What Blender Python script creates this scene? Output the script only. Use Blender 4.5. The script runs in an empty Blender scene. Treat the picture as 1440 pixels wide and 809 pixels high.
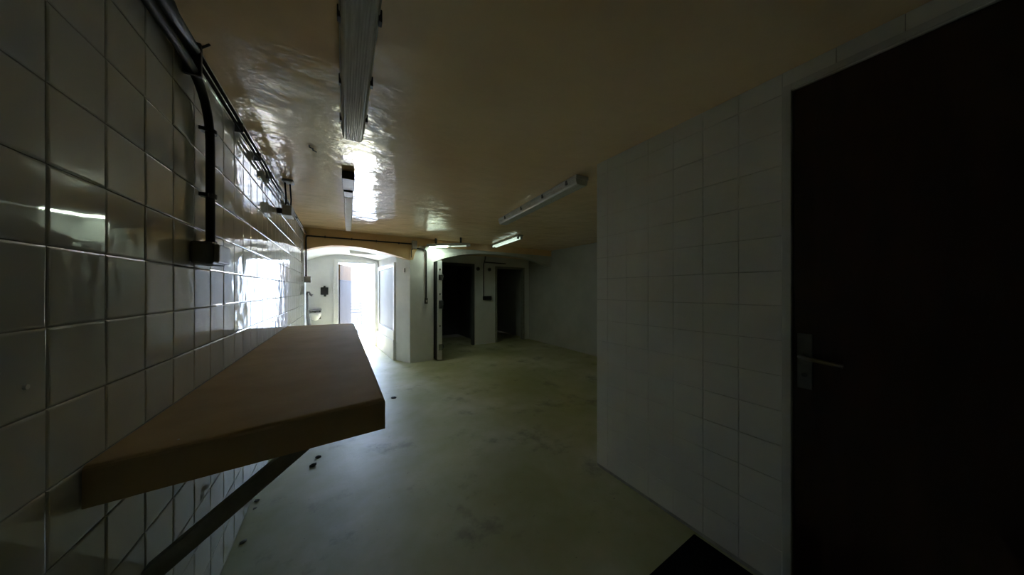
import bpy, bmesh, math, random
from mathutils import Vector, Matrix
random.seed(7)
scene = bpy.context.scene
C = scene.collection
pi = math.pi

# ------------------------------------------------------------------ camera
CAM_H = 1.29
F_PX = 390.0
YAW = math.atan(241.0 / F_PX)
cam_data = bpy.data.cameras.new('camera')
cam_data.sensor_width = 36.0
cam_data.sensor_fit = 'HORIZONTAL'
cam_data.lens = F_PX / 1440.0 * 36.0
cam_data.shift_y = 3.5 / 1440.0
cam_data.clip_start = 0.02
cam = bpy.data.objects.new('camera', cam_data)
C.objects.link(cam)
cam.location = (0, 0, CAM_H)
cam.rotation_euler = (pi / 2, 0, -YAW)
scene.camera = cam

# ------------------------------------------------------------------ sky, sun, exposure
world = bpy.data.worlds.new('sky')
scene.world = world
world.use_nodes = True
wn = world.node_tree.nodes
wl = world.node_tree.links
sky = wn.new('ShaderNodeTexSky')
sky.sky_type = 'NISHITA'
sky.sun_disc = False
sky.sun_elevation = math.radians(64)
sky.sun_rotation = math.radians(5)
wl.new(sky.outputs['Color'], wn['Background'].inputs['Color'])
wn['Background'].inputs['Strength'].default_value = 1.3

sun_data = bpy.data.lights.new('sun', 'SUN')
sun_data.energy = 9.5
sun_data.angle = math.radians(0.6)
sun_data.color = (1.0, 0.97, 0.94)
sun = bpy.data.objects.new('sun', sun_data)
C.objects.link(sun)
to_sun = Vector((0.06, 0.42, 0.88))
sun.rotation_euler = to_sun.to_track_quat('Z', 'Y').to_euler()
sun.location = (-3, 12, 8)

# portal in the outside doorway: guides the sky light, gives off none itself
pd = bpy.data.lights.new('door_portal', 'AREA')
pd.shape = 'RECTANGLE'
pd.size = 0.74
pd.size_y = 1.88
pd.cycles.is_portal = True
po = bpy.data.objects.new('door_portal', pd)
C.objects.link(po)
po.location = (0.31, 7.2, 0.95)
po.rotation_euler = (-pi / 2, 0, 0)   # faces -Y, into the rooms

scene.view_settings.view_transform = 'Standard'
scene.view_settings.look = 'None'
scene.view_settings.gamma = 1.0
scene.view_settings.use_curve_mapping = False
scene.view_settings.exposure = 2.30
scene.cycles.max_bounces = 14
scene.cycles.diffuse_bounces = 10
scene.cycles.glossy_bounces = 8
scene.cycles.sample_clamp_indirect = 12.0
scene.cycles.caustics_reflective = False

# ------------------------------------------------------------------ materials
def new_mat(name):
    m = bpy.data.materials.new(name)
    m.use_nodes = True
    nt = m.node_tree
    return m, nt, nt.nodes, nt.links, nt.nodes['Principled BSDF']


def noise(nodes, links, coord, scale, detail=4, rough=0.55, mapping=None):
    n = nodes.new('ShaderNodeTexNoise')
    n.inputs['Scale'].default_value = scale
    n.inputs['Detail'].default_value = detail
    n.inputs['Roughness'].default_value = rough
    if mapping:
        mp = nodes.new('ShaderNodeMapping')
        mp.inputs['Scale'].default_value = mapping
        links.new(coord, mp.inputs['Vector'])
        coord = mp.outputs['Vector']
    links.new(coord, n.inputs['Vector'])
    return n.outputs['Fac']


def ramp(nodes, links, fac, stops):
    r = nodes.new('ShaderNodeValToRGB')
    el = r.color_ramp.elements
    while len(el) < len(stops):
        el.new(0.5)
    for e, (p, col) in zip(el, stops):
        e.position = p
        e.color = (col[0], col[1], col[2], 1)
    links.new(fac, r.inputs['Fac'])
    return r.outputs['Color']


def mat(name, a, b=None, rough=0.5, scale=6.0, bump=0.0, bscale=40.0, metal=0.0, rough2=None,
        mapping=None, bmapping=None, lo=0.35, hi=0.65, spec=0.5, bdetail=3):
    """colour a to b by noise in world position, roughness and relief by noise too"""
    m, nt, N, L, P = new_mat(name)
    geo = N.new('ShaderNodeNewGeometry').outputs['Position']
    b = b or tuple(v * 0.85 for v in a)
    f = noise(N, L, geo, scale, 6, 0.6, mapping)
    L.new(ramp(N, L, f, [(lo, a), (hi, b)]), P.inputs['Base Color'])
    P.inputs['Metallic'].default_value = metal
    P.inputs['Specular IOR Level'].default_value = spec
    if rough2 is None:
        P.inputs['Roughness'].default_value = rough
    else:
        f2 = noise(N, L, geo, scale * 1.7, 4, 0.6)
        mr = N.new('ShaderNodeMapRange')
        mr.inputs['From Min'].default_value = 0.16
        mr.inputs['From Max'].default_value = 0.7
        mr.inputs['To Min'].default_value = rough
        mr.inputs['To Max'].default_value = rough2
        L.new(f2, mr.inputs['Value'])
        L.new(mr.outputs['Result'], P.inputs['Roughness'])
    if bump:
        f3 = noise(N, L, geo, bscale, bdetail, 0.5, bmapping)
        bp = N.new('ShaderNodeBump')
        bp.inputs['Strength'].default_value = 1.3
        bp.inputs['Distance'].default_value = bump
        L.new(f3, bp.inputs['Height'])
        L.new(bp.outputs['Normal'], P.inputs['Normal'])
    return m


M = {}
M['tile'] = mat('glazed_white_tile', (0.62, 0.62, 0.58), (0.56, 0.56, 0.52), 0.02, 3.0, 0.0012, 9.0, rough2=0.045, bdetail=1, spec=0.6)
M['grout'] = mat('dark_grout', (0.32, 0.31, 0.28), (0.20, 0.20, 0.18), 0.9, 14.0)
M['tile_matt'] = mat('painted_tile', (0.72, 0.72, 0.68), (0.66, 0.66, 0.62), 0.38, 4.0, 0.0008, 12.0, bdetail=1)
M['grout_light'] = mat('painted_grout', (0.42, 0.42, 0.39), (0.30, 0.30, 0.27), 0.8, 14.0)
M['ochre'] = mat('ochre_gloss_paint', (0.88, 0.68, 0.43), (0.81, 0.60, 0.36), 0.05, 1.3, 0.0085, 2.2, rough2=0.12,
                 bmapping=(2.0, 2.6, 1), bdetail=4, spec=0.7)
M['ochre_beam'] = mat('ochre_beam_paint', (0.78, 0.55, 0.29), (0.70, 0.47, 0.24), 0.35, 3.0, 0.002, 9.0)
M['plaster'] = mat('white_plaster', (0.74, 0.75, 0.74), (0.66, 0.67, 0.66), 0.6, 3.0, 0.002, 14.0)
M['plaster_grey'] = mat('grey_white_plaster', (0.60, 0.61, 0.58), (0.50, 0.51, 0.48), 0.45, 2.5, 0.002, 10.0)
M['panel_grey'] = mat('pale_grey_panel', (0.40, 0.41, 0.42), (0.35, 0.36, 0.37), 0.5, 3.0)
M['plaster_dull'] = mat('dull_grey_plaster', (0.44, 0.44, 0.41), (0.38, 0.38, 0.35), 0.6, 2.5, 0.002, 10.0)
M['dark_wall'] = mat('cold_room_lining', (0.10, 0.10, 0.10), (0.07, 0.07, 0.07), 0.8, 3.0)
M['frame_white'] = mat('white_frame_paint', (0.80, 0.80, 0.78), (0.72, 0.72, 0.70), 0.3, 8.0)
M['slab'] = mat('brown_ochre_slab', (0.56, 0.41, 0.22), (0.48, 0.345, 0.18), 0.66, 5.0, 0.0008, 30.0, rough2=0.75, spec=0.22)
M['iron'] = mat('painted_grey_iron', (0.30, 0.30, 0.26), (0.22, 0.22, 0.19), 0.5, 20.0)
M['black'] = mat('black_plastic_pipe', (0.016, 0.016, 0.016), (0.024, 0.024, 0.022), 0.5, 30.0)
M['cable_grey'] = mat('grey_conduit', (0.22, 0.22, 0.22), (0.16, 0.16, 0.16), 0.4, 30.0)
M['box_grey'] = mat('grey_junction_box', (0.20, 0.20, 0.19), (0.14, 0.14, 0.13), 0.45, 20.0)
M['box_pale'] = mat('pale_box_plastic', (0.48, 0.46, 0.42), (0.40, 0.38, 0.35), 0.4, 20.0)
M['lamp_body'] = mat('lamp_housing_grey', (0.55, 0.55, 0.54), (0.46, 0.46, 0.45), 0.4, 9.0)
M['lamp_beige'] = mat('lamp_housing_beige', (0.62, 0.57, 0.48), (0.55, 0.50, 0.42), 0.4, 9.0)
M['dark_metal'] = mat('dark_metal', (0.03, 0.03, 0.03), (0.05, 0.05, 0.045), 0.45, 20.0)
M['chrome'] = mat('worn_steel', (0.55, 0.55, 0.54), (0.40, 0.40, 0.39), 0.25, 30.0, metal=1.0)
M['steel_dull'] = mat('dull_steel', (0.16, 0.155, 0.15), (0.12, 0.115, 0.11), 0.5, 30.0, metal=0.2)
M['door_dark'] = mat('dark_brown_door', (0.040, 0.018, 0.014), (0.026, 0.012, 0.010), 0.32, 3.0, 0.0006, 6.0,
                     mapping=(1, 6, 0.6), bmapping=(1, 8, 0.6))
M['mat_black'] = mat('black_rubber_mat', (0.005, 0.005, 0.005), (0.008, 0.008, 0.008), 1.0, 60.0, 0.002, 160.0, spec=0.05)
M['basin'] = mat('white_ceramic', (0.80, 0.80, 0.79), (0.74, 0.74, 0.73), 0.12, 5.0)
M['leaf_lilac_shaded'] = mat('lilac_grey_door_in_shade', (0.050, 0.047, 0.047), (0.042, 0.040, 0.040), 0.7, 4.0, spec=0.2)  # shade on the open leaf is put into this colour, darker than its paint
M['leaf_ochre_shaded'] = mat('ochre_door_panel_in_shade', (0.085, 0.050, 0.020), (0.075, 0.042, 0.016), 0.7, 5.0, spec=0.2)  # upper panel, its ochre darkened for the same shade
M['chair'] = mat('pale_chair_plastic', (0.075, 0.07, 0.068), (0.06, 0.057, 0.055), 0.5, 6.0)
M['out_wall'] = mat('courtyard_wall', (0.78, 0.76, 0.73), (0.70, 0.67, 0.65), 0.8, 2.0)
M['out_ground'] = mat('courtyard_paving', (0.62, 0.61, 0.58), (0.52, 0.51, 0.49), 0.8, 3.0)
M['crumb'] = mat('plaster_crumbs', (0.12, 0.12, 0.10), (0.30, 0.30, 0.27), 0.9, 60.0)
M['crumb_dark'] = mat('dirt_crumbs', (0.03, 0.03, 0.025), (0.05, 0.05, 0.04), 0.9, 60.0)

# clear ribbed diffuser of the fluorescent battens
m, nt, N, L, P = new_mat('ribbed_diffuser')
geo = N.new('ShaderNodeNewGeometry').outputs['Position']
L.new(ramp(N, L, noise(N, L, geo, 14, 3, 0.5, (8, 0.4, 1)), [(0.4, (0.60, 0.60, 0.58)), (0.6, (0.50, 0.50, 0.48))]), P.inputs['Base Color'])
P.inputs['Roughness'].default_value = 0.15
M['diffuser'] = m

# lit tubes
m, nt, N, L, P = new_mat('lit_tube')
P.inputs['Base Color'].default_value = (0.9, 0.95, 0.9, 1)
P.inputs['Emission Color'].default_value = (0.80, 1.0, 0.80, 1)
P.inputs['Emission Strength'].default_value = 13.5
M['lit'] = m
m, nt, N, L, P = new_mat('weak_lit_tube')
P.inputs['Base Color'].default_value = (0.9, 0.95, 0.9, 1)
P.inputs['Emission Color'].default_value = (0.80, 1.0, 0.84, 1)
P.inputs['Emission Strength'].default_value = 0.16
M['lit_weak'] = m

m, nt, N, L, P = new_mat('fading_tube')
P.inputs['Base Color'].default_value = (0.9, 0.95, 0.9, 1)
P.inputs['Emission Color'].default_value = (0.80, 1.0, 0.76, 1)
P.inputs['Emission Strength'].default_value = 0.12
M['lit_mid'] = m

# floor: worn grey-green painted concrete with stains and scuffs
m, nt, N, L, P = new_mat('worn_green_grey_floor')
geo = N.new('ShaderNodeNewGeometry').outputs['Position']
base = ramp(N, L, noise(N, L, geo, 1.1, 6, 0.6), [(0.36, (0.31, 0.32, 0.155)), (0.52, (0.39, 0.395, 0.24)), (0.68, (0.52, 0.52, 0.41))])
stain = noise(N, L, geo, 2.3, 7, 0.68)
st = ramp(N, L, stain, [(0.56, (0, 0, 0)), (0.72, (0.75, 0.75, 0.75))])
mx = N.new('ShaderNodeMixRGB')
mx.inputs['Color2'].default_value = (0.10, 0.10, 0.085, 1)
L.new(st, mx.inputs['Fac'])
L.new(base, mx.inputs['Color1'])
speck = ramp(N, L, noise(N, L, geo, 26, 4, 0.7), [(0.66, (0, 0, 0)), (0.72, (0.7, 0.7, 0.7))])
mx2 = N.new('ShaderNodeMixRGB')
mx2.inputs['Color2'].default_value = (0.12, 0.12, 0.10, 1)
L.new(speck, mx2.inputs['Fac'])
L.new(mx.outputs['Color'], mx2.inputs['Color1'])
L.new(mx2.outputs['Color'], P.inputs['Base Color'])
rr = N.new('ShaderNodeMapRange')
rr.inputs['To Min'].default_value = 0.32
rr.inputs['To Max'].default_value = 0.6
L.new(stain, rr.inputs['Value'])
L.new(rr.outputs['Result'], P.inputs['Roughness'])
bp = N.new('ShaderNodeBump')
bp.inputs['Distance'].default_value = 0.003
bp.inputs['Strength'].default_value = 0.6
L.new(noise(N, L, geo, 9, 5, 0.6), bp.inputs['Height'])
L.new(bp.outputs['Normal'], P.inputs['Normal'])
M['floor'] = m

# ------------------------------------------------------------------ mesh helpers
def to_obj(name, bm, material, parent=None, smooth=False):
    me = bpy.data.meshes.new(name)
    bmesh.ops.recalc_face_normals(bm, faces=bm.faces)
    if smooth:
        for f in bm.faces:
            f.smooth = True
    bm.to_mesh(me)
    bm.free()
    me.materials.append(M[material])
    o = bpy.data.objects.new(name, me)
    C.objects.link(o)
    if parent:
        o.parent = parent
    return o


def box(bm, x0, x1, y0, y1, z0, z1, bevel=0.0, seg=2):
    r = bmesh.ops.create_cube(bm, size=1.0)
    vs = r['verts']
    for v in vs:
        v.co = Vector(((x0 + x1) / 2 + v.co.x * (x1 - x0), (y0 + y1) / 2 + v.co.y * (y1 - y0), (z0 + z1) / 2 + v.co.z * (z1 - z0)))
    if bevel:
        es = list({e for v in vs for e in v.link_edges})
        bmesh.ops.bevel(bm, geom=es, offset=bevel, segments=seg, affect='EDGES', profile=0.5)
    return bm


def bx(x0, x1, y0, y1, z0, z1, bevel=0.0, seg=2):
    return box(bmesh.new(), x0, x1, y0, y1, z0, z1, bevel, seg)


def tube(bm, pts, r, n=12, caps=True):
    """round tube along a polyline, r a number or one per point"""
    pts = [Vector(p) for p in pts]
    rs = r if isinstance(r, (list, tuple)) else [r] * len(pts)
    rings = []
    t0 = (pts[1] - pts[0]).normalized()
    up = Vector((0, 0, 1)) if abs(t0.z) < 0.9 else Vector((1, 0, 0))
    nrm = t0.cross(up).normalized()
    for i, p in enumerate(pts):
        a = pts[max(i - 1, 0)]
        b = pts[min(i + 1, len(pts) - 1)]
        t = (b - a).normalized()
        nrm = (nrm - t * nrm.dot(t)).normalized()
        bi = t.cross(nrm)
        rings.append([bm.verts.new(p + (nrm * math.cos(2 * pi * k / n) + bi * math.sin(2 * pi * k / n)) * rs[i]) for k in range(n)])
    for a, b in zip(rings, rings[1:]):
        for k in range(n):
            bm.faces.new((a[k], a[(k + 1) % n], b[(k + 1) % n], b[k]))
    if caps:
        bm.faces.new(rings[0])
        bm.faces.new(rings[-1])
    return bm


def bend(p0, p1, p2, r, n=8):
    """polyline p0 -> p1 -> p2 with a rounded corner at p1"""
    p0, p1, p2 = Vector(p0), Vector(p1), Vector(p2)
    a = p1 + (p0 - p1).normalized() * r
    b = p1 + (p2 - p1).normalized() * r
    out = [p0]
    for i in range(n + 1):
        t = i / n
        out.append(a * (1 - t) ** 2 + p1 * 2 * t * (1 - t) + b * t * t)
    out.append(p2)
    return out


def prism_xz(poly, y0, y1):
    """polygon in x,z extruded along y"""
    bm = bmesh.new()
    a = [bm.verts.new((x, y0, z)) for x, z in poly]
    b = [bm.verts.new((x, y1, z)) for x, z in poly]
    n = len(poly)
    bm.faces.new(a)
    bm.faces.new(b)
    for i in range(n):
        bm.faces.new((a[i], a[(i + 1) % n], b[(i + 1) % n], b[i]))
    bmesh.ops.triangulate(bm, faces=[f for f in bm.faces if len(f.verts) > 4])
    return bm


def strip_xz(lower, upper, y0, y1):
    """band between two x,z lines with matching points, extruded along y"""
    bm = bmesh.new()
    g = [[bm.verts.new((x, yy, z)) for x, z in ln] for yy in (y0, y1) for ln in (lower, upper)]
    l0, u0, l1, u1 = g
    for i in range(len(lower) - 1):
        for q in ((l0[i], l0[i + 1], u0[i + 1], u0[i]), (l1[i], u1[i], u1[i + 1], l1[i + 1]),
                  (l0[i], l1[i], l1[i + 1], l0[i + 1]), (u0[i], u0[i + 1], u1[i + 1], u1[i])):
            bm.faces.new(q)
    bm.faces.new((l0[0], u0[0], u1[0], l1[0]))
    bm.faces.new((l0[-1], l1[-1], u1[-1], u0[-1]))
    return bm


def prism_xy(poly, z0, z1):
    bm = bmesh.new()
    a = [bm.verts.new((x, y, z0)) for x, y in poly]
    b = [bm.verts.new((x, y, z1)) for x, y in poly]
    n = len(poly)
    bm.faces.new(a)
    bm.faces.new(b)
    for i in range(n):
        bm.faces.new((a[i], a[(i + 1) % n], b[(i + 1) % n], b[i]))
    bmesh.ops.triangulate(bm, faces=[f for f in bm.faces if len(f.verts) > 4])
    return bm


def struct(name, bm, material, parent=None, label=None, smooth=False):
    o = to_obj(name, bm, material, parent, smooth)
    if parent is None:
        o['kind'] = 'structure'
    if label:
        o['label'] = label
    return o


def tag(o, label, cat, group=None):
    o['label'] = label
    o['category'] = cat
    if group:
        o['group'] = group
    return o


def thing(name, label, cat, loc=(0, 0, 0), rotz=0.0, group=None):
    o = bpy.data.objects.new(name, None)
    o.empty_display_size = 0.05
    C.objects.link(o)
    o.location = loc
    o.rotation_euler = (0, 0, rotz)
    return tag(o, label, cat, group)


def structure_empty(name, label, loc=(0, 0, 0), rotz=0.0):
    o = bpy.data.objects.new(name, None)
    o.empty_display_size = 0.05
    C.objects.link(o)
    o.location = loc
    o.rotation_euler = (0, 0, rotz)
    o['kind'] = 'structure'
    o['label'] = label
    return o


# ------------------------------------------------------------------ the room
XL, XR, XF = -0.457, 1.600, 4.23      # left wall, near right wall, far right wall
CEIL = 2.213
YB = 5.10                             # plane of the two arches
YN = -1.7                             # wall behind the camera
YE = 1.405                            # end of the near right wall
YR = 6.0                              # back wall of the right recess
YV = 7.10                             # back wall of the vestibule

struct('floor', bx(-1.1, 4.6, YN - 0.3, 7.30, -0.12, 0.0), 'floor', label='worn grey-green painted concrete floor')
struct('ceiling', bx(-1.1, 4.6, YN - 0.3, 7.30, CEIL, CEIL + 0.25), 'ochre', label='low glossy ochre painted ceiling')
struct('wall_near', bx(-1.0, 2.0, YN - 0.2, YN, 0, CEIL), 'plaster_dull', label='grey wall behind the viewer')

# left wall: grout bed with glazed tiles
wall_left = struct('wall_left', bx(XL - 0.22, XL - 0.006, YN, YB + 0.20, 0, CEIL), 'grout', label='wall of glossy white square tiles')


def tile_mesh(name, w, h, t, inset, drop, material):
    """tile lying in the local y,z plane, front towards +x"""
    bm = bmesh.new()
    def ring(x, dy, dz):
        return [bm.verts.new((x, sy * (w / 2 - dy), sz * (h / 2 - dz))) for sy, sz in ((-1, -1), (1, -1), (1, 1), (-1, 1))]
    r0 = ring(-t, 0, 0)
    r1 = ring(-drop, 0, 0)
    r2 = ring(-drop * 0.3, inset * 0.45, inset * 0.45)
    r3 = ring(0, inset, inset)
    for a, b in ((r0, r1), (r1, r2), (r2, r3)):
        for k in range(4):
            bm.faces.new((a[k], a[(k + 1) % 4], b[(k + 1) % 4], b[k]))
    bm.faces.new(r3)
    bmesh.ops.recalc_face_normals(bm, faces=bm.faces)
    me = bpy.data.meshes.new(name)
    bm.to_mesh(me)
    bm.free()
    me.materials.append(M[material])
    return me


T = 0.15
ZJ = 0.0215            # first horizontal joint above the floor
YJ = 0.88              # a vertical joint
TILE = tile_mesh('tile', T - 0.0022, T - 0.0022, 0.008, 0.005, 0.0020, 'tile')
top_h = CEIL - (ZJ + 14 * T)
TILE_TOP = tile_mesh('tile_cut', T - 0.0022, top_h - 0.002, 0.008, 0.005, 0.0020, 'tile')


def place_tile(me, x, y, z, parent, rz=0.0, jit=1.0):
    o = bpy.data.objects.new('tile', me)
    C.objects.link(o)
    o.parent = parent
    o.location = (x + random.uniform(-0.0005, 0.0005) * jit, y, z)
    o.rotation_euler = (0, random.gauss(0, 0.0035) * jit, rz + random.gauss(0, 0.0035) * jit)
    return o


for k in range(-2, 13):
    for r in range(15):
        if r < 14:
            place_tile(TILE, XL, YJ + (k + 0.5) * T, ZJ + (r + 0.5) * T, wall_left)
        else:
            place_tile(TILE_TOP, XL, YJ + (k + 0.5) * T, ZJ + 14 * T + top_h / 2, wall_left)


def tile_field(name, cols, rows, x, parent, rz, yj, zj, me, me_top, hide=lambda y, z: False):
    bm = bmesh.new()
    for k in cols:
        for r in rows:
            zc = zj + (r + 0.5) * T if r < 14 else zj + 14 * T + top_h / 2
            yc = yj + (k + 0.5) * T
            if hide(yc, zc):
                continue
            n0 = len(bm.verts)
            bm.from_mesh(me if r < 14 else me_top)
            bm.verts.ensure_lookup_table()
            mt = Matrix.Translation((x, yc, zc)) @ Matrix.Rotation(rz + random.gauss(0, 0.0035), 4, 'Z') @ Matrix.Rotation(random.gauss(0, 0.0035), 4, 'Y')
            for v in bm.verts[n0:]:
                v.co = mt @ v.co
    me2 = bpy.data.meshes.new(name)
    bm.to_mesh(me2)
    bm.free()
    me2.materials.append(me.materials[0])
    o = bpy.data.objects.new(name, me2)
    C.objects.link(o)
    o.parent = parent
    o['kind'] = 'stuff'
    return o


tile_field('distant_tiles', list(range(-17, -2)) + list(range(13, 28)), range(15), XL, wall_left, 0, YJ, ZJ, TILE, TILE_TOP)
# white plastered end of the left wall beside the arch
struct('trim_1', bx(XL - 0.01, XL + 0.004, 5.083, YB + 0.2, 0, 1.88), 'plaster', label='white plastered strip at the end of the tiled wall')

# near right wall with the dark door
DY0, DY1, DZ = -0.56, 0.372, 2.125
bm = bmesh.new()
box(bm, XR + 0.006, XR + 0.26, DY1 + 0.012, YE, 0, CEIL)
box(bm, XR + 0.006, XR + 0.26, DY0 - 0.012, DY1 + 0.012, DZ + 0.012, CEIL)
box(bm, XR + 0.006, XR + 0.26, YN, DY0 - 0.012, 0, CEIL)
box(bm, XR + 0.20, XR + 0.26, DY0 - 0.012, DY1 + 0.012, 0, DZ + 0.012)
wall_right = struct('wall_right', bm, 'grout_light', label='wall of dull painted white tiles beside the dark door')
RT = 0.1515
RTILE = tile_mesh('painted_tile', RT - 0.002, T - 0.002, 0.008, 0.003, 0.0012, 'tile_matt')
RTILE_TOP = tile_mesh('painted_tile_cut', RT - 0.002, top_h - 0.002, 0.008, 0.003, 0.0012, 'tile_matt')
y = 0.400
cols = []
while y + RT < YE + 0.12:
    cols.append(y)
    y += RT
for ci, y0 in enumerate(cols):
    w = min(RT, YE - y0)
    if w < RT - 0.001:
        ma = tile_mesh('painted_tile_end', w - 0.002, T - 0.002, 0.008, 0.003, 0.0012, 'tile_matt')
        mb = tile_mesh('painted_tile_end_cut', w - 0.002, top_h - 0.002, 0.008, 0.003, 0.0012, 'tile_matt')
    else:
        ma, mb = RTILE, RTILE_TOP
    for r in range(15):
        zc = ZJ + (r + 0.5) * T if r < 14 else ZJ + 14 * T + top_h / 2
        place_tile(ma if r < 14 else mb, XR, y0 + w / 2, zc, wall_right, pi, 0.35)
for k in range(1, 9):
    place_tile(RTILE_TOP, XR, 0.400 - (k - 0.5) * RT, ZJ + 14 * T + top_h / 2, wall_right, pi, 0.35)
# door
door_1 = structure_empty('door_1', 'dark brown closed door with a lever handle', (XR, 0, 0))
bm = bmesh.new()
box(bm, 0.012, 0.055, DY0 + 0.004, DY1 - 0.004, 0.008, DZ - 0.004, 0.002)
struct('door_leaf', bm, 'door_dark', door_1)
bm = bmesh.new()
box(bm, -0.004, 0.10, DY1, DY1 + 0.028, 0, DZ + 0.026, 0.002)
box(bm, -0.004, 0.10, DY0 - 0.028, DY0, 0, DZ + 0.026, 0.002)
box(bm, -0.004, 0.10, DY0, DY1, DZ, DZ + 0.026, 0.002)
struct('door_frame', bm, 'plaster_grey', door_1)
bm = bx(0.004, 0.012, 0.312, 0.355, 0.888, 1.112, 0.002)
pl = struct('handle_plate', bm, 'steel_dull', door_1)
bm = bmesh.new()
tube(bm, bend((0.006, 0.340, 1.022), (-0.045, 0.340, 1.022), (-0.048, 0.225, 1.012), 0.018), 0.008, 10)
struct('lever_handle', bm, 'steel_dull', pl, smooth=True)
bm = bmesh.new()
tube(bm, [(0.006, 0.334, 0.945), (0.001, 0.334, 0.945)], 0.009, 14)
struct('key_cylinder', bm, 'dark_metal', pl)

# wide part of the room to the right
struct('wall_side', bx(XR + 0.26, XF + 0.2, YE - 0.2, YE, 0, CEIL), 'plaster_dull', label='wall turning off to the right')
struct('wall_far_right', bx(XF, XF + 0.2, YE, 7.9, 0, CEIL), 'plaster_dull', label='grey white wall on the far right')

# arch wall: ochre upper part and white pillar with the spandrels of the second arch
arch1 = [(XL, 1.880), (-0.36, 1.918), (-0.25, 1.951), (-0.12, 1.975), (0.03, 1.986), (0.20, 1.980), (0.41, 1.958), (0.60, 1.926), (0.75, 1.893), (0.90, 1.854), (1.04, 1.812)]
PX0, PX1 = 1.04, 1.455
ZO = 2.085
low = [(XL - 0.2, 1.880)] + arch1 + [(1.09, 1.83), (1.12, 1.95), (1.20, ZO), (XF, ZO)]
struct('wall_arch', strip_xz(low, [(x, CEIL) for x, z in low], YB - 0.02, YB + 0.16), 'ochre_beam', label='ochre painted beam above the flat arch')
# second arch
arch2 = [(PX1, 1.80)]
for i in range(0, 17):
    t = i / 16
    x = PX1 + 0.02 + (XF - PX1 - 0.02) * t
    arch2.append((x, 1.82 + 0.215 * (1 - abs(2 * t - 1) ** 2.6)))
struct('wall_arch_right', strip_xz(arch2, [(x, ZO + 0.01) for x, z in arch2], YB, YB + 0.14), 'plaster_grey', label='white spandrel above the wide second arch')
struct('wall_pillar', prism_xy([(PX0, YB), (PX1, YB), (PX1, 6.15), (1.2, 7.3), (0.75, 7.3), (0.75, YV - 0.03), (0.872, 5.45)], 0, 2.09),
       'plaster', label='white pillar between the two arches')
# recess behind the second arch
OP = [(1.70, 2.668, 1.90), (3.22, 4.08, 1.87)]
bm = bmesh.new()
box(bm, PX1, OP[0][0], YR, YR + 0.18, 0, CEIL)
box(bm, OP[0][0], OP[0][1], YR, YR + 0.18, OP[0][2], CEIL)
box(bm, OP[0][1], OP[1][0], YR, YR + 0.18, 0, CEIL)
box(bm, OP[1][0], OP[1][1], YR, YR + 0.18, OP[1][2], CEIL)
box(bm, OP[1][1], XF, YR, YR + 0.18, 0, CEIL)
struct('wall_recess', bm, 'plaster', label='grey wall with two dark doorways')
struct('ceiling_recess', bx(PX1, XF, YB + 0.14, YR, 2.09, CEIL - 0.002), 'ochre_beam', label='low ochre ceiling behind the second arch')
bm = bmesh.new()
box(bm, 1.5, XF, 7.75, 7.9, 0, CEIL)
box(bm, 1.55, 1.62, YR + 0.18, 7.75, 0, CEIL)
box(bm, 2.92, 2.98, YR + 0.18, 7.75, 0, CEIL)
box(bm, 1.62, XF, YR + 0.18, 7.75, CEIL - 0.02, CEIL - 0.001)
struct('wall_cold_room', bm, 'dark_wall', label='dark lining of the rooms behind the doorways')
for n, (a, b, h) in enumerate(OP):
    fr = structure_empty('trim_%d' % (2 + n), ['dark frame of the doorway beside the open insulated door', 'dark frame of the farthest doorway'][n], (0, YR, 0))
    for q in (a, b - 0.05):
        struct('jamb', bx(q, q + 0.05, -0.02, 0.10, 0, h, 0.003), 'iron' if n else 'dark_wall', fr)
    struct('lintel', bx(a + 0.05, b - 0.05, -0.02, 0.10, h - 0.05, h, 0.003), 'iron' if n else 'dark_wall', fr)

# vestibule behind the first arch
bm = bmesh.new()
DX0, DX1, DH = -0.055, 0.685, 1.90
box(bm, -0.95, DX0, YV, YV + 0.2, 0, CEIL)
box(bm, DX1, 1.2, YV, YV + 0.2, 0, CEIL)
box(bm, DX0, DX1, YV, YV + 0.2, DH, CEIL)
struct('wall_vestibule_back', bm, 'plaster', label='pale wall around the bright outside doorway')
struct('wall_vestibule_left', bx(-0.95, -0.78, YB + 0.2, YV, 0, CEIL), 'plaster', label='pale left wall of the small lobby')
struct('wall_vestibule_return', bx(-0.95, XL - 0.22, YB, YB + 0.2, 0, CEIL), 'plaster', label='pale return wall of the small lobby')
vz = [(-0.80, 1.80)] + [(x, z + 0.075) for x, z in arch1] + [(1.2, 1.84)]
struct('ceiling_vault', strip_xz(vz, [(x, CEIL - 0.001) for x, z in vz], YB + 0.16, YV), 'plaster', label='white shallow vault of the lobby')
# white lining under the arch edge
struct('trim_4', strip_xz([(x, z + 0.012) for x, z in arch1], [(x, z + 0.10) for x, z in arch1], YB + 0.161, YB + 0.20), 'plaster', label='white inner rim of the first arch')

# outside door: frame and open leaf
door_2 = structure_empty('door_2', 'white framed outside doorway full of daylight', (0, YV, 0))
for x0, x1 in ((DX0 - 0.075, DX0 + 0.015), (DX1 - 0.015, DX1 + 0.05)):
    struct('jamb', bx(x0, x1, -0.03, 0.10, 0, DH + 0.06, 0.004), 'frame_white', door_2)
struct('lintel', bx(DX0 + 0.015, DX1 - 0.015, -0.03, 0.10, DH - 0.015, DH + 0.06, 0.004), 'frame_white', door_2)
ang = math.atan2(7.90 - 7.20, 0.21 + 0.03)
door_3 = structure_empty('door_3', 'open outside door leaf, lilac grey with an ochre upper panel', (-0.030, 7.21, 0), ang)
struct('lower_panel', bx(0, 0.74, -0.02, 0.02, 0.01, 1.50, 0.003), 'leaf_lilac_shaded', door_3)
struct('upper_panel', bx(0, 0.74, -0.02, 0.02, 1.512, 1.86, 0.003), 'leaf_ochre_shaded', door_3)
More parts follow.
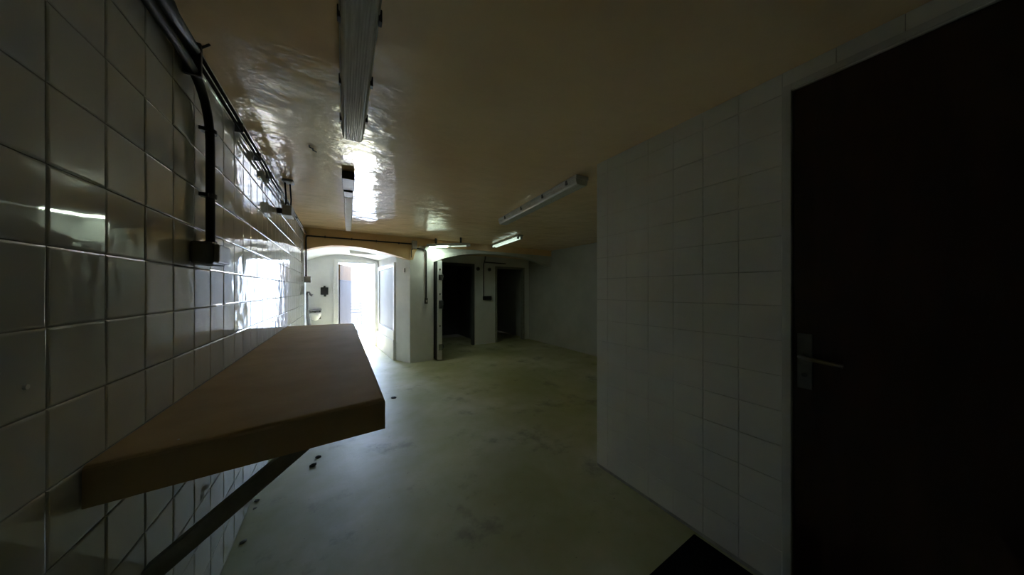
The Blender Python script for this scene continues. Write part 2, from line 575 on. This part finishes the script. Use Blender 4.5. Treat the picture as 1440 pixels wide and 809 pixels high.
struct('mid_rail', bx(0, 0.74, -0.024, 0.024, 1.495, 1.517, 0.003), 'leaf_lilac_shaded', door_3)

# side doorway of the lobby: white frame round a pale panel, stepped plinth below
side = Vector((0.75 - 0.872, YV - 0.03 - 5.45, 0)).normalized()
sang = math.atan2(side.y, side.x)
door_4 = structure_empty('door_4', 'white framed pale panel on the right of the lobby', (0.872, 5.45, 0), sang)
struct('jamb', bx(0.03, 0.115, -0.008, 0.035, 0.54, 1.80, 0.003), 'frame_white', door_4)
struct('jamb', bx(1.45, 1.53, -0.008, 0.035, 0.54, 1.80, 0.003), 'frame_white', door_4)
struct('lintel', bx(0.115, 1.45, -0.008, 0.035, 1.72, 1.80, 0.003), 'frame_white', door_4)
struct('panel', bx(0.115, 1.45, -0.008, 0.012, 0.54, 1.72, 0.002), 'panel_grey', door_4)
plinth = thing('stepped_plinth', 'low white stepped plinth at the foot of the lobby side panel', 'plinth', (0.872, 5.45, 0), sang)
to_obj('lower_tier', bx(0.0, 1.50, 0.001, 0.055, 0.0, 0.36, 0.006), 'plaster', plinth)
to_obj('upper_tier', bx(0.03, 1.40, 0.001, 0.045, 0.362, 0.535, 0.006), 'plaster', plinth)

# thick insulated door standing open against the pillar
door_5 = structure_empty('door_5', 'thick white insulated door standing open, edge towards the room', (1.495, 4.985, 0))
struct('door_leaf', bx(0, 0.085, 0, 0.80, 0.012, 1.825, 0.006), 'plaster', door_5)
struct('gasket', bx(-0.022, 0.0, 0.02, 0.79, 0.02, 1.815, 0.004), 'black', door_5)
for z0, hh in ((1.47, 0.10), (0.95, 0.15), (0.20, 0.10)):
    bm = bx(0.02, 0.10, -0.012, 0.0, z0, z0 + hh, 0.003)
    pl = struct('latch_plate', bm, 'chrome', door_5)
    bm = bmesh.new()
    tube(bm, [(0.085, -0.004, z0 + 0.02), (0.105, -0.03, z0 + hh * 0.5), (0.088, -0.028, z0 + hh * 0.95)], 0.009, 8)
    struct('latch_lever', bm, 'dark_metal', pl, smooth=True)
for z0 in (0.62, 1.20, 1.65):
    struct('edge_bolt', bx(0.03, 0.055, -0.008, 0.0, z0, z0 + 0.03, 0.002), 'chrome', door_5)

# ------------------------------------------------------------------ outside
struct('ground_courtyard', bx(-6, 7, 7.30, 14, -0.12, -0.01), 'out_ground', label='pale sunlit paving outside')
struct('wall_courtyard', bx(-6, 7, 13.0, 13.3, -0.01, 2.6), 'out_wall', label='pale courtyard wall outside')
struct('wall_courtyard_right', bx(2.2, 2.4, 7.6, 13.0, -0.01, 2.6), 'out_wall', label='pale wall on the right outside')

# ------------------------------------------------------------------ counter slab on the left wall
SL = thing('counter_slab', 'long brown ochre counter slab fixed along the tiled wall', 'counter', (XL, 0.95, 0))
bm = bmesh.new()
sx0, sx1 = 0.004, 0.585
yn0, yn1 = 0.0, 0.07          # near edge slightly out of square
yf0, yf1 = 2.62, 2.56
zt, zb = 0.925, 0.838
top = [bm.verts.new(p) for p in ((sx0, yn0, zt), (sx1, yn1, zt), (sx1, yf1, zt), (sx0, yf0, zt))]
bot = [bm.verts.new(p) for p in ((sx0, yn0, zb), (sx1, yn1, zb - 0.015), (sx1, yf1, zb - 0.015), (sx0, yf0, zb))]
bm.faces.new(top)
bm.faces.new(bot)
for k in range(4):
    bm.faces.new((top[k], top[(k + 1) % 4], bot[(k + 1) % 4], bot[k]))
bmesh.ops.recalc_face_normals(bm, faces=bm.faces)
bm.edges.ensure_lookup_table()
te = [e for e in bm.edges if abs(e.verts[0].co.z - zt) < 1e-4 and abs(e.verts[1].co.z - zt) < 1e-4 and not (e.verts[0].co.x < 0.01 and e.verts[1].co.x < 0.01)]
bmesh.ops.bevel(bm, geom=te, offset=0.012, segments=3, affect='EDGES', profile=0.5)
to_obj('slab', bm, 'slab', SL)
# brace: flat bar from the wall up to the underside
bm = bmesh.new()
pts = [(0.004, 0.475), (0.004, 0.533), (0.40, 0.838), (0.475, 0.838)]
a = [bm.verts.new((x, 0.20, z)) for x, z in pts]
b = [bm.verts.new((x, 0.235, z)) for x, z in pts]
bm.faces.new(a)
bm.faces.new(b)
for k in range(4):
    bm.faces.new((a[k], a[(k + 1) % 4], b[(k + 1) % 4], b[k]))
to_obj('brace', bm, 'iron', SL)['label'] = 'dark iron brace running down to the wall'

# ------------------------------------------------------------------ conduits on the left wall
cx = XL + 0.026
lo = thing('wall_conduit', 'thick black conduit bending down the tiled wall to a box', 'pipe', (XL, 1.54, 1.4))
def shift(pts, o):
    return [Vector(p) - Vector(o.location) for p in pts]
bm = bmesh.new()
tube(bm, shift(bend((cx, YN + 0.01, 2.052), (cx, 1.535, 2.052), (cx, 1.535, 1.46), 0.22, 12), lo), 0.0135, 14)
to_obj('pipe', bm, 'black', lo, True)
for z in (1.945 - 0.04, 1.655):
    bm = bmesh.new()
    tube(bm, shift([(cx, 1.535, z - 0.008), (cx, 1.535, z + 0.008)], lo), 0.0185, 14)
    box(bm, XL - lo.location.x + 0.001, cx - lo.location.x, -0.03, -0.002, z - 0.007 - lo.location.z, z + 0.007 - lo.location.z)
    to_obj('clamp', bm, 'dark_metal', lo)
jb = thing('switch_box', 'dark grey box at the lower end of the black conduit', 'box', (XL, 1.48, 1.385))
to_obj('body', bx(0.001, 0.060, -0.045, 0.095, 0.0, 0.082, 0.008), 'box_grey', jb)
to_obj('cover', bx(0.060, 0.075, -0.038, 0.088, 0.006, 0.076, 0.006), 'box_pale', jb)
bm = bmesh.new()
tube(bm, [(0.027, 0.055, 0.082), (0.027, 0.055, 0.094)], 0.018, 12)
to_obj('gland', bm, 'black', jb)

up = thing('ceiling_edge_conduit', 'pair of thin grey conduits running under the ceiling along the tiles', 'pipe', (XL, 1.4, 2.1))
for z, r in ((2.136, 0.0065), (2.100, 0.0065)):
    bm = bmesh.new()
    tube(bm, shift([(cx, 1.38, z), (cx, YB - 0.03, z - 0.006)], up), r, 10)
    to_obj('pipe', bm, 'black', up, True)
bm = bmesh.new()
tube(bm, shift([(cx, YN + 0.01, 2.118), (cx, 1.16, 2.118), (cx, 1.20, 2.118), (cx, 1.24, 2.118), (cx, 1.40, 2.116)], up), [0.019, 0.019, 0.024, 0.019, 0.019], 14)
to_obj('thick_sleeve', bm, 'black', up, True)
for y in (1.39,):
    bm = bmesh.new()
    box(bm, 0.001, 0.046, y - 1.4 - 0.007, y - 1.4 + 0.007, -0.07, 0.045, 0.002)
    tube(bm, [(0.046, y - 1.4, 0.035), (0.062, y - 1.4 + 0.01, 0.06)], 0.004, 6)
    to_obj('clamp', bm, 'dark_metal', up)
for y in (1.93, 2.30, 2.62, 3.4, 4.0, 4.6):
    bm = bmesh.new()
    box(bm, 0.001, 0.0345, y - 1.4 - 0.003, y - 1.4 + 0.003, -0.008, 0.044, 0.001)
    to_obj('clamp', bm, 'cable_grey', up)
j2 = thing('junction_box', 'pale grey junction box on the conduits under the ceiling', 'box', (XL, 2.98, 1.92))
to_obj('body', bx(0.040, 0.105, 0.0, 0.16, 0.0, 0.088, 0.006), 'box_pale', j2)
to_obj('wall_bracket', bx(0.001, 0.040, 0.05, 0.11, 0.02, 0.065, 0.002), 'dark_metal', j2)
for dx, dy in ((0.06, 0.04), (0.09, 0.07)):
    bm = bmesh.new()
    tube(bm, [(dx, dy, 0.086), (dx + 0.004, dy - 0.01, 0.15), (dx + 0.002, dy - 0.03, 0.21), (dx, dy - 0.05, 0.288)], 0.006, 8)
    to_obj('cable', bm, 'black', j2, True)
bm = bmesh.new()
box(bm, 0.045, 0.12, -0.05, 0.04, 0.27, 0.291, 0.004)
to_obj('ceiling_gland', bm, 'box_pale', j2)

# conduits on the beam and the pillar
bc = thing('beam_conduit', 'black conduit crossing the ochre beam above the flat arch', 'pipe', (0, YB, 2.09))
bm = bmesh.new()
yb = -0.034
tube(bm, bend((1.06, yb, 0.008), (XL + 0.024, yb, 0.002), (XL + 0.024, yb, -0.60), 0.03, 6), 0.0105, 10)
to_obj('pipe', bm, 'black', bc, True)
for x in (-0.2, 0.15, 0.5, 0.85):
    to_obj('clamp', bx(x - 0.008, x + 0.008, -0.046, -0.0205, -0.012, 0.022, 0.002), 'dark_metal', bc)
b1 = thing('junction_box', 'small grey box at the foot of the beam conduit beside the arch', 'box', (XL, YB, 1.40))
to_obj('body', bx(0.006, 0.085, -0.075, -0.004, 0.0, 0.092, 0.006), 'box_grey', b1)
to_obj('cover', bx(0.012, 0.079, -0.084, -0.075, 0.008, 0.084, 0.003), 'box_pale', b1)
b2 = thing('junction_box', 'reddish grey junction box on the beam above the pillar', 'box', (1.06, YB - 0.02, 2.02))
to_obj('body', bx(0.0, 0.085, -0.06, -0.001, 0.0, 0.135, 0.006), 'box_pale', b2)
to_obj('cover', bx(0.006, 0.079, -0.068, -0.06, 0.008, 0.127, 0.003), 'box_pale', b2)
pc = thing('pillar_conduit', 'black conduit looping down the pillar to a light switch', 'pipe', (1.317, YB, 1.1))
bm = bmesh.new()
tube(bm, bend((1.146 - 1.317, -0.05, 0.925), (0, -0.022, 0.925), (0, -0.018, 0.045), 0.07, 8), 0.0115, 10)
to_obj('pipe', bm, 'black', pc, True)
to_obj('switch', bx(-0.024, 0.024, -0.04, -0.001, -0.06, 0.045, 0.006), 'dark_metal', pc)
to_obj('switch_rocker', bx(-0.012, 0.012, -0.046, -0.04, -0.03, 0.012, 0.002), 'box_pale', pc)
hk = thing('cable_stub', 'short black cable end hanging at the left edge of the pillar', 'cable', (1.055, YB - 0.02, 1.86))
bm = bmesh.new()
tube(bm, [(0.02, -0.012, 0.16), (0.0, -0.014, 0.12), (0.006, -0.013, 0.06), (0.004, -0.012, 0.0)], 0.008, 8)
to_obj('cable', bm, 'black', hk, True)

# ------------------------------------------------------------------ fluorescent battens
def batten(name, label, p0, p1, z_top, w, h, body, lens, clips=(), hang=0.0, tubes=None, trough=False, group='fluorescent battens on the ceilings'):
    """housing along p0 -> p1 hung below z_top; local x along the lamp"""
    p0, p1 = Vector((p0[0], p0[1], 0)), Vector((p1[0], p1[1], 0))
    d = p1 - p0
    Ln = d.length
    t = thing(name, label, 'lamp', (p0.x, p0.y, z_top), math.atan2(d.y, d.x), group)
    z1 = -hang - 0.0005
    bm = bmesh.new()
    box(bm, 0, Ln, -w / 2, w / 2, z1 - h * 0.42, z1, 0.006)
    to_obj('housing', bm, body, t)
    if lens:
        # ribbed trough: faceted profile with small ribs
        bm = bmesh.new()
        pr = []
        n = 24
        for i in range(n + 1):
            u = i / n
            yy = (-0.47 + 0.94 * u) * w
            zz = z1 - h * 0.42 - h * 0.58 * (1 - abs(2 * u - 1) ** 11) - (0.0016 if i % 2 else 0.0)
            pr.append((yy, zz))
        e0 = [bm.verts.new((0.008, a, b)) for a, b in pr]
        e1 = [bm.verts.new((Ln - 0.008, a, b)) for a, b in pr]
        for i in range(n):
            bm.faces.new((e0[i], e0[i + 1], e1[i + 1], e1[i]))
        bm.faces.new(e0)
        bm.faces.new(e1)
        to_obj('diffuser', bm, lens, t)
    for c, s in clips:
        bm = bx(c - 0.012, c + 0.012, s * w / 2 - 0.004, s * w / 2 + 0.007, z1 - h * 0.62, z1 - h * 0.15, 0.002)
        to_obj('clip', bm, 'dark_metal', t)
    if hang:
        for c in (Ln * 0.2, Ln * 0.8):
            bm = bmesh.new()
            box(bm, c - 0.012, c + 0.012, -0.02, 0.02, -hang - 0.002, 0.0)
            to_obj('hanger', bm, 'dark_metal', t)
    if trough:
        bm = bmesh.new()
        zz = z1 - h * 0.42
        for sgn in (-1, 1):
            box(bm, 0.0, Ln, sgn * w / 2 - 0.002, sgn * w / 2 + 0.002, zz - 0.025, zz + 0.004)
        for xe in (0.002, Ln - 0.002):
            box(bm, xe - 0.002, xe + 0.002, -w / 2, w / 2, zz - 0.025, zz + 0.004)
        to_obj('reflector_lip', bm, body, t)
    if tubes:
        for yy, m_, x0, x1 in tubes:
            bm = bmesh.new()
            tube(bm, [(x0, yy, z1 - h * 0.42 - 0.018), (x1, yy, z1 - h * 0.42 - 0.018)], 0.017, 12)
            to_obj('tube', bm, m_, t, True)
            for xe in (x0, x1):
                to_obj('tube_holder', bx(xe - 0.012, xe + 0.012, yy - 0.019, yy + 0.019, z1 - h * 0.42 - 0.038, z1 - h * 0.42, 0.003), body, t)
    return t, Ln, z1


cl = [(c, s) for c in (0.12, 0.42, 0.75, 1.08, 1.40) for s in (-1, 1)]
cl = [(c + (0.05 if s > 0 else 0), s) for c, s in cl]
batten('ceiling_batten', 'large ribbed grey fluorescent batten, nearest overhead lamp', (0.058, 1.80), (0.045, 0.27), CEIL, 0.115, 0.085,
       'lamp_body', 'diffuser', cl)
tb, Ln, z1 = batten('ceiling_batten', 'slim beige batten with a dark end block in line behind the nearest lamp', (0.095, 4.62), (0.060, 2.95), CEIL, 0.075, 0.075,
       'lamp_beige', 'lamp_beige')
bm = bmesh.new()
box(bm, Ln + 0.002, Ln + 0.16, -0.035, 0.035, -0.075, -0.0005, 0.004)
box(bm, Ln + 0.16, Ln + 0.45, -0.043, 0.043, -0.062, -0.0005, 0.004)
to_obj('end_block', bm, 'dark_metal', tb)
batten('ceiling_batten', 'unlit grey batten over the wide part of the room', (1.80, 3.14), (1.655, 1.60), CEIL, 0.13, 0.075,
       'lamp_body', 'diffuser', [(c, s) for c in (0.2, 0.62, 1.05, 1.42) for s in (-1, 1)])
batten('ceiling_batten', 'open batten with a bare tube near the second arch', (2.66, 5.02), (2.56, 3.86), CEIL, 0.10, 0.06,
       'lamp_body', None, tubes=[(0.03, 'lit_weak', 0.04, 1.12), (-0.03, 'lit_weak', 0.04, 1.12)])
batten('ceiling_batten', 'lit batten glowing greenish white beside the pillar', (1.335, 5.045), (1.92, 4.53), CEIL, 0.11, 0.055,
       'lamp_body', None, hang=0.10, tubes=[(0.0, 'lit', 0.03, 0.40), (0.0, 'lit_mid', 0.43, 0.74)], trough=True)
batten('ceiling_batten', 'white batten on the lobby vault above the outside door', (0.15, 6.25), (0.62, 6.20), 2.055, 0.11, 0.06,
       'frame_white', 'frame_white')

# ------------------------------------------------------------------ lobby fittings
wb = thing('wash_basin', 'small white wash basin with a dark rim on the lobby wall', 'basin', (-0.455, YV, 0.66))
bm = bmesh.new()
n = 20
rings = []
for z, r in ((0.0, 0.03), (0.03, 0.075), (0.09, 0.105), (0.17, 0.12), (0.175, 0.105), (0.10, 0.085), (0.05, 0.05)):
    rings.append([bm.verts.new((r * math.cos(2 * pi * k / n), -0.125 + r * 0.95 * math.sin(2 * pi * k / n), z)) for k in range(n)])
for a, b in zip(rings, rings[1:]):
    for k in range(n):
        bm.faces.new((a[k], a[(k + 1) % n], b[(k + 1) % n], b[k]))
bm.faces.new(rings[0])
bm.faces.new(rings[-1])
to_obj('bowl', bm, 'basin', wb, True)
to_obj('shelf', bx(-0.115, 0.115, -0.24, -0.001, 0.197, 0.222, 0.004), 'cable_grey', wb)
bm = bmesh.new()
tube(bm, [(0.09, -0.05, 0.197), (0.09, -0.06, 0.12), (0.088, -0.06, 0.02)], 0.016, 10)
to_obj('waste_pipe', bm, 'dark_metal', wb, True)
to_obj('wall_bracket', bx(-0.05, 0.05, -0.03, -0.001, 0.10, 0.197, 0.003), 'cable_grey', wb)
dp = thing('down_pipe', 'bent grey pipe standing in the corner of the lobby', 'pipe', (-0.55, 6.70, 0))
bm = bmesh.new()
tube(bm, [(0.06, -0.02, 0.0), (0.045, -0.01, 0.5), (0.0, 0, 0.82), (-0.012, 0, 1.0), (-0.012, 0, 1.20)], 0.032, 12)
to_obj('pipe', bm, 'cable_grey', dp, True)
bm = bmesh.new()
tube(bm, [(-0.012, 0, 1.20), (0.0, -0.01, 1.25), (0.03, -0.02, 1.25), (0.05, -0.03, 1.20), (0.085, -0.04, 1.185)], [0.02, 0.018, 0.016, 0.018, 0.026], 10)
to_obj('spout', bm, 'cable_grey', dp, True)
bk = thing('wall_bracket_box', 'black square box on the lobby wall beside the outside door', 'box', (-0.29, YV, 1.19))
to_obj('body', bx(-0.068, 0.068, -0.05, -0.001, 0.0, 0.155, 0.006), 'black', bk)
to_obj('top_lug', bx(-0.018, 0.018, -0.03, -0.001, 0.155, 0.19, 0.004), 'black', bk)
to_obj('bottom_lug', bx(-0.012, 0.03, -0.03, -0.001, -0.04, 0.0, 0.004), 'dark_metal', bk)
# switch on the chamfer of the pillar
ch = Vector((PX0 - 0.872, YB - 5.45, 0)).normalized()
sw = thing('light_switch', 'small white light switch on the sunlit side of the pillar', 'switch', (0.975, 5.236, 1.60), math.atan2(ch.y, ch.x))
to_obj('plate', bx(-0.025, 0.025, -0.012, -0.001, 0.0, 0.085, 0.003), 'frame_white', sw)
to_obj('rocker', bx(0.006, 0.024, -0.02, -0.012, 0.006, 0.078, 0.002), 'cable_grey', sw)

# ------------------------------------------------------------------ fittings of the recess
rc = thing('recess_conduit', 'black cable dropping to a switch box between the two dark doorways', 'cable', (2.905, YR, 1.05))
bm = bmesh.new()
tube(bm, [(0.0, -0.10, 1.035), (0.012, -0.06, 0.95), (0.0, -0.015, 0.86), (0, -0.012, 0.4), (0, -0.012, 0.10)], 0.011, 8)
to_obj('cable', bm, 'black', rc, True)
bm = bmesh.new()
tube(bm, [(0.01, -0.025, 0.905), (0.25, -0.025, 0.90), (0.60, -0.025, 0.895)], 0.012, 8)
to_obj('side_cable', bm, 'black', rc, True)
to_obj('switch_box', bx(-0.02, 0.19, -0.055, -0.001, 0.0, 0.095, 0.006), 'black', rc)
for x, z, nm in ((2.76, 1.79, 'left'), (3.06, 1.785, 'right')):
    g = thing('wall_grommet', 'round grey wall cap %s of the cable between the doorways' % nm, 'cap', (x, YR, z), 0, 'caps beside the recess cable')
    bm = bmesh.new()
    tube(bm, [(0, -0.001, 0), (0, -0.022, 0)], 0.045, 16)
    to_obj('ring', bm, 'box_grey', g)
    bm = bmesh.new()
    tube(bm, [(0, -0.022, 0), (0, -0.03, 0)], 0.026, 16)
    to_obj('plug', bm, 'dark_metal', g)

# ------------------------------------------------------------------ floor mat, crumbs, plug
mt = tag(to_obj('door_mat', bx(1.02, 1.575, -0.25, 0.735, 0.0005, 0.014, 0.004), 'mat_black'), 'black rubber mat lying before the dark door', 'mat')


def crumb(name, label, x, y, z, s, material, flat=0.35):
    bm = bmesh.new()
    bmesh.ops.create_icosphere(bm, subdivisions=1, radius=s)
    for v in bm.verts:
        v.co *= random.uniform(0.6, 1.15)
        v.co.z = max(v.co.z * flat, -s * flat * 0.5) + s * flat * 0.5
        v.co += Vector((0, 0, 0.0003))
    o = to_obj(name, bm, material)
    o.location = (x, y, z)
    o.rotation_euler = (0, 0, random.uniform(0, 6))
    return tag(o, label, 'debris', 'crumbs of dirt')


crumb('dirt_crumb', 'small pale crumb on the floor nearest the foot of the tiled wall', -0.425, 1.93, 0, 0.016, 'crumb')
crumb('dirt_crumb', 'dark crumb on the floor just under the iron brace', -0.432, 2.26, 0, 0.018, 'crumb_dark')
crumb('dirt_crumb', 'pale crumb on the floor beside the dark crumb under the brace', -0.43, 2.19, 0, 0.012, 'crumb')
crumb('dirt_crumb', 'dark clump of dirt on the floor below the counter front', -0.173, 2.50, 0, 0.028, 'crumb_dark')
crumb('dirt_crumb', 'flat dark clump beside the dirt below the counter front', -0.148, 2.60, 0, 0.022, 'crumb_dark')
crumb('dirt_crumb', 'thin dark scrap on the floor past the counter corner', 0.535, 3.56, 0, 0.040, 'crumb_dark', 0.25)
crumb('dirt_crumb', 'tiny pale crumb lying on the counter slab', -0.335, 1.0, 0.9255, 0.003, 'frame_white')
pg = tag(to_obj('wall_plug', tube(bmesh.new(), [(XL + 0.0005, 0.835, 1.125), (XL + 0.004, 0.835, 1.125)], 0.0045, 10), 'frame_white'),
         'tiny white plug in a tile at the left edge', 'plug')
hk2 = thing('ceiling_hook', 'pair of small dark stubs on the ceiling left of the lamps', 'hook', (-0.17, 2.18, CEIL))
for dx, dy in ((0, 0), (0.015, 0.035)):
    bm = bmesh.new()
    tube(bm, [(dx, dy, 0), (dx, dy, -0.012), (dx + 0.022, dy + 0.008, -0.018)], 0.004, 6)
    to_obj('stub', bm, 'dark_metal', hk2, True)

# ------------------------------------------------------------------ chair outside
chx = thing('garden_chair', 'grey chair standing in the glare outside the door', 'chair', (0.50, 9.95, -0.0095), 0.5)
to_obj('seat', bx(-0.21, 0.21, -0.21, 0.21, 0.42, 0.455, 0.01), 'chair', chx)
for sx in (-0.18, 0.18):
    for sy in (-0.18, 0.18):
        to_obj('leg', bx(sx - 0.018, sx + 0.018, sy - 0.018, sy + 0.018, 0, 0.42, 0.004), 'chair', chx)
for sx in (-0.18, 0.18):
    to_obj('back_post', bx(sx - 0.018, sx + 0.018, 0.165, 0.20, 0.455, 0.92, 0.004), 'chair', chx)
for k in range(4):
    to_obj('back_slat', bx(-0.162, 0.162, 0.172, 0.192, 0.56 + 0.095 * k, 0.615 + 0.095 * k, 0.005), 'chair', chx)
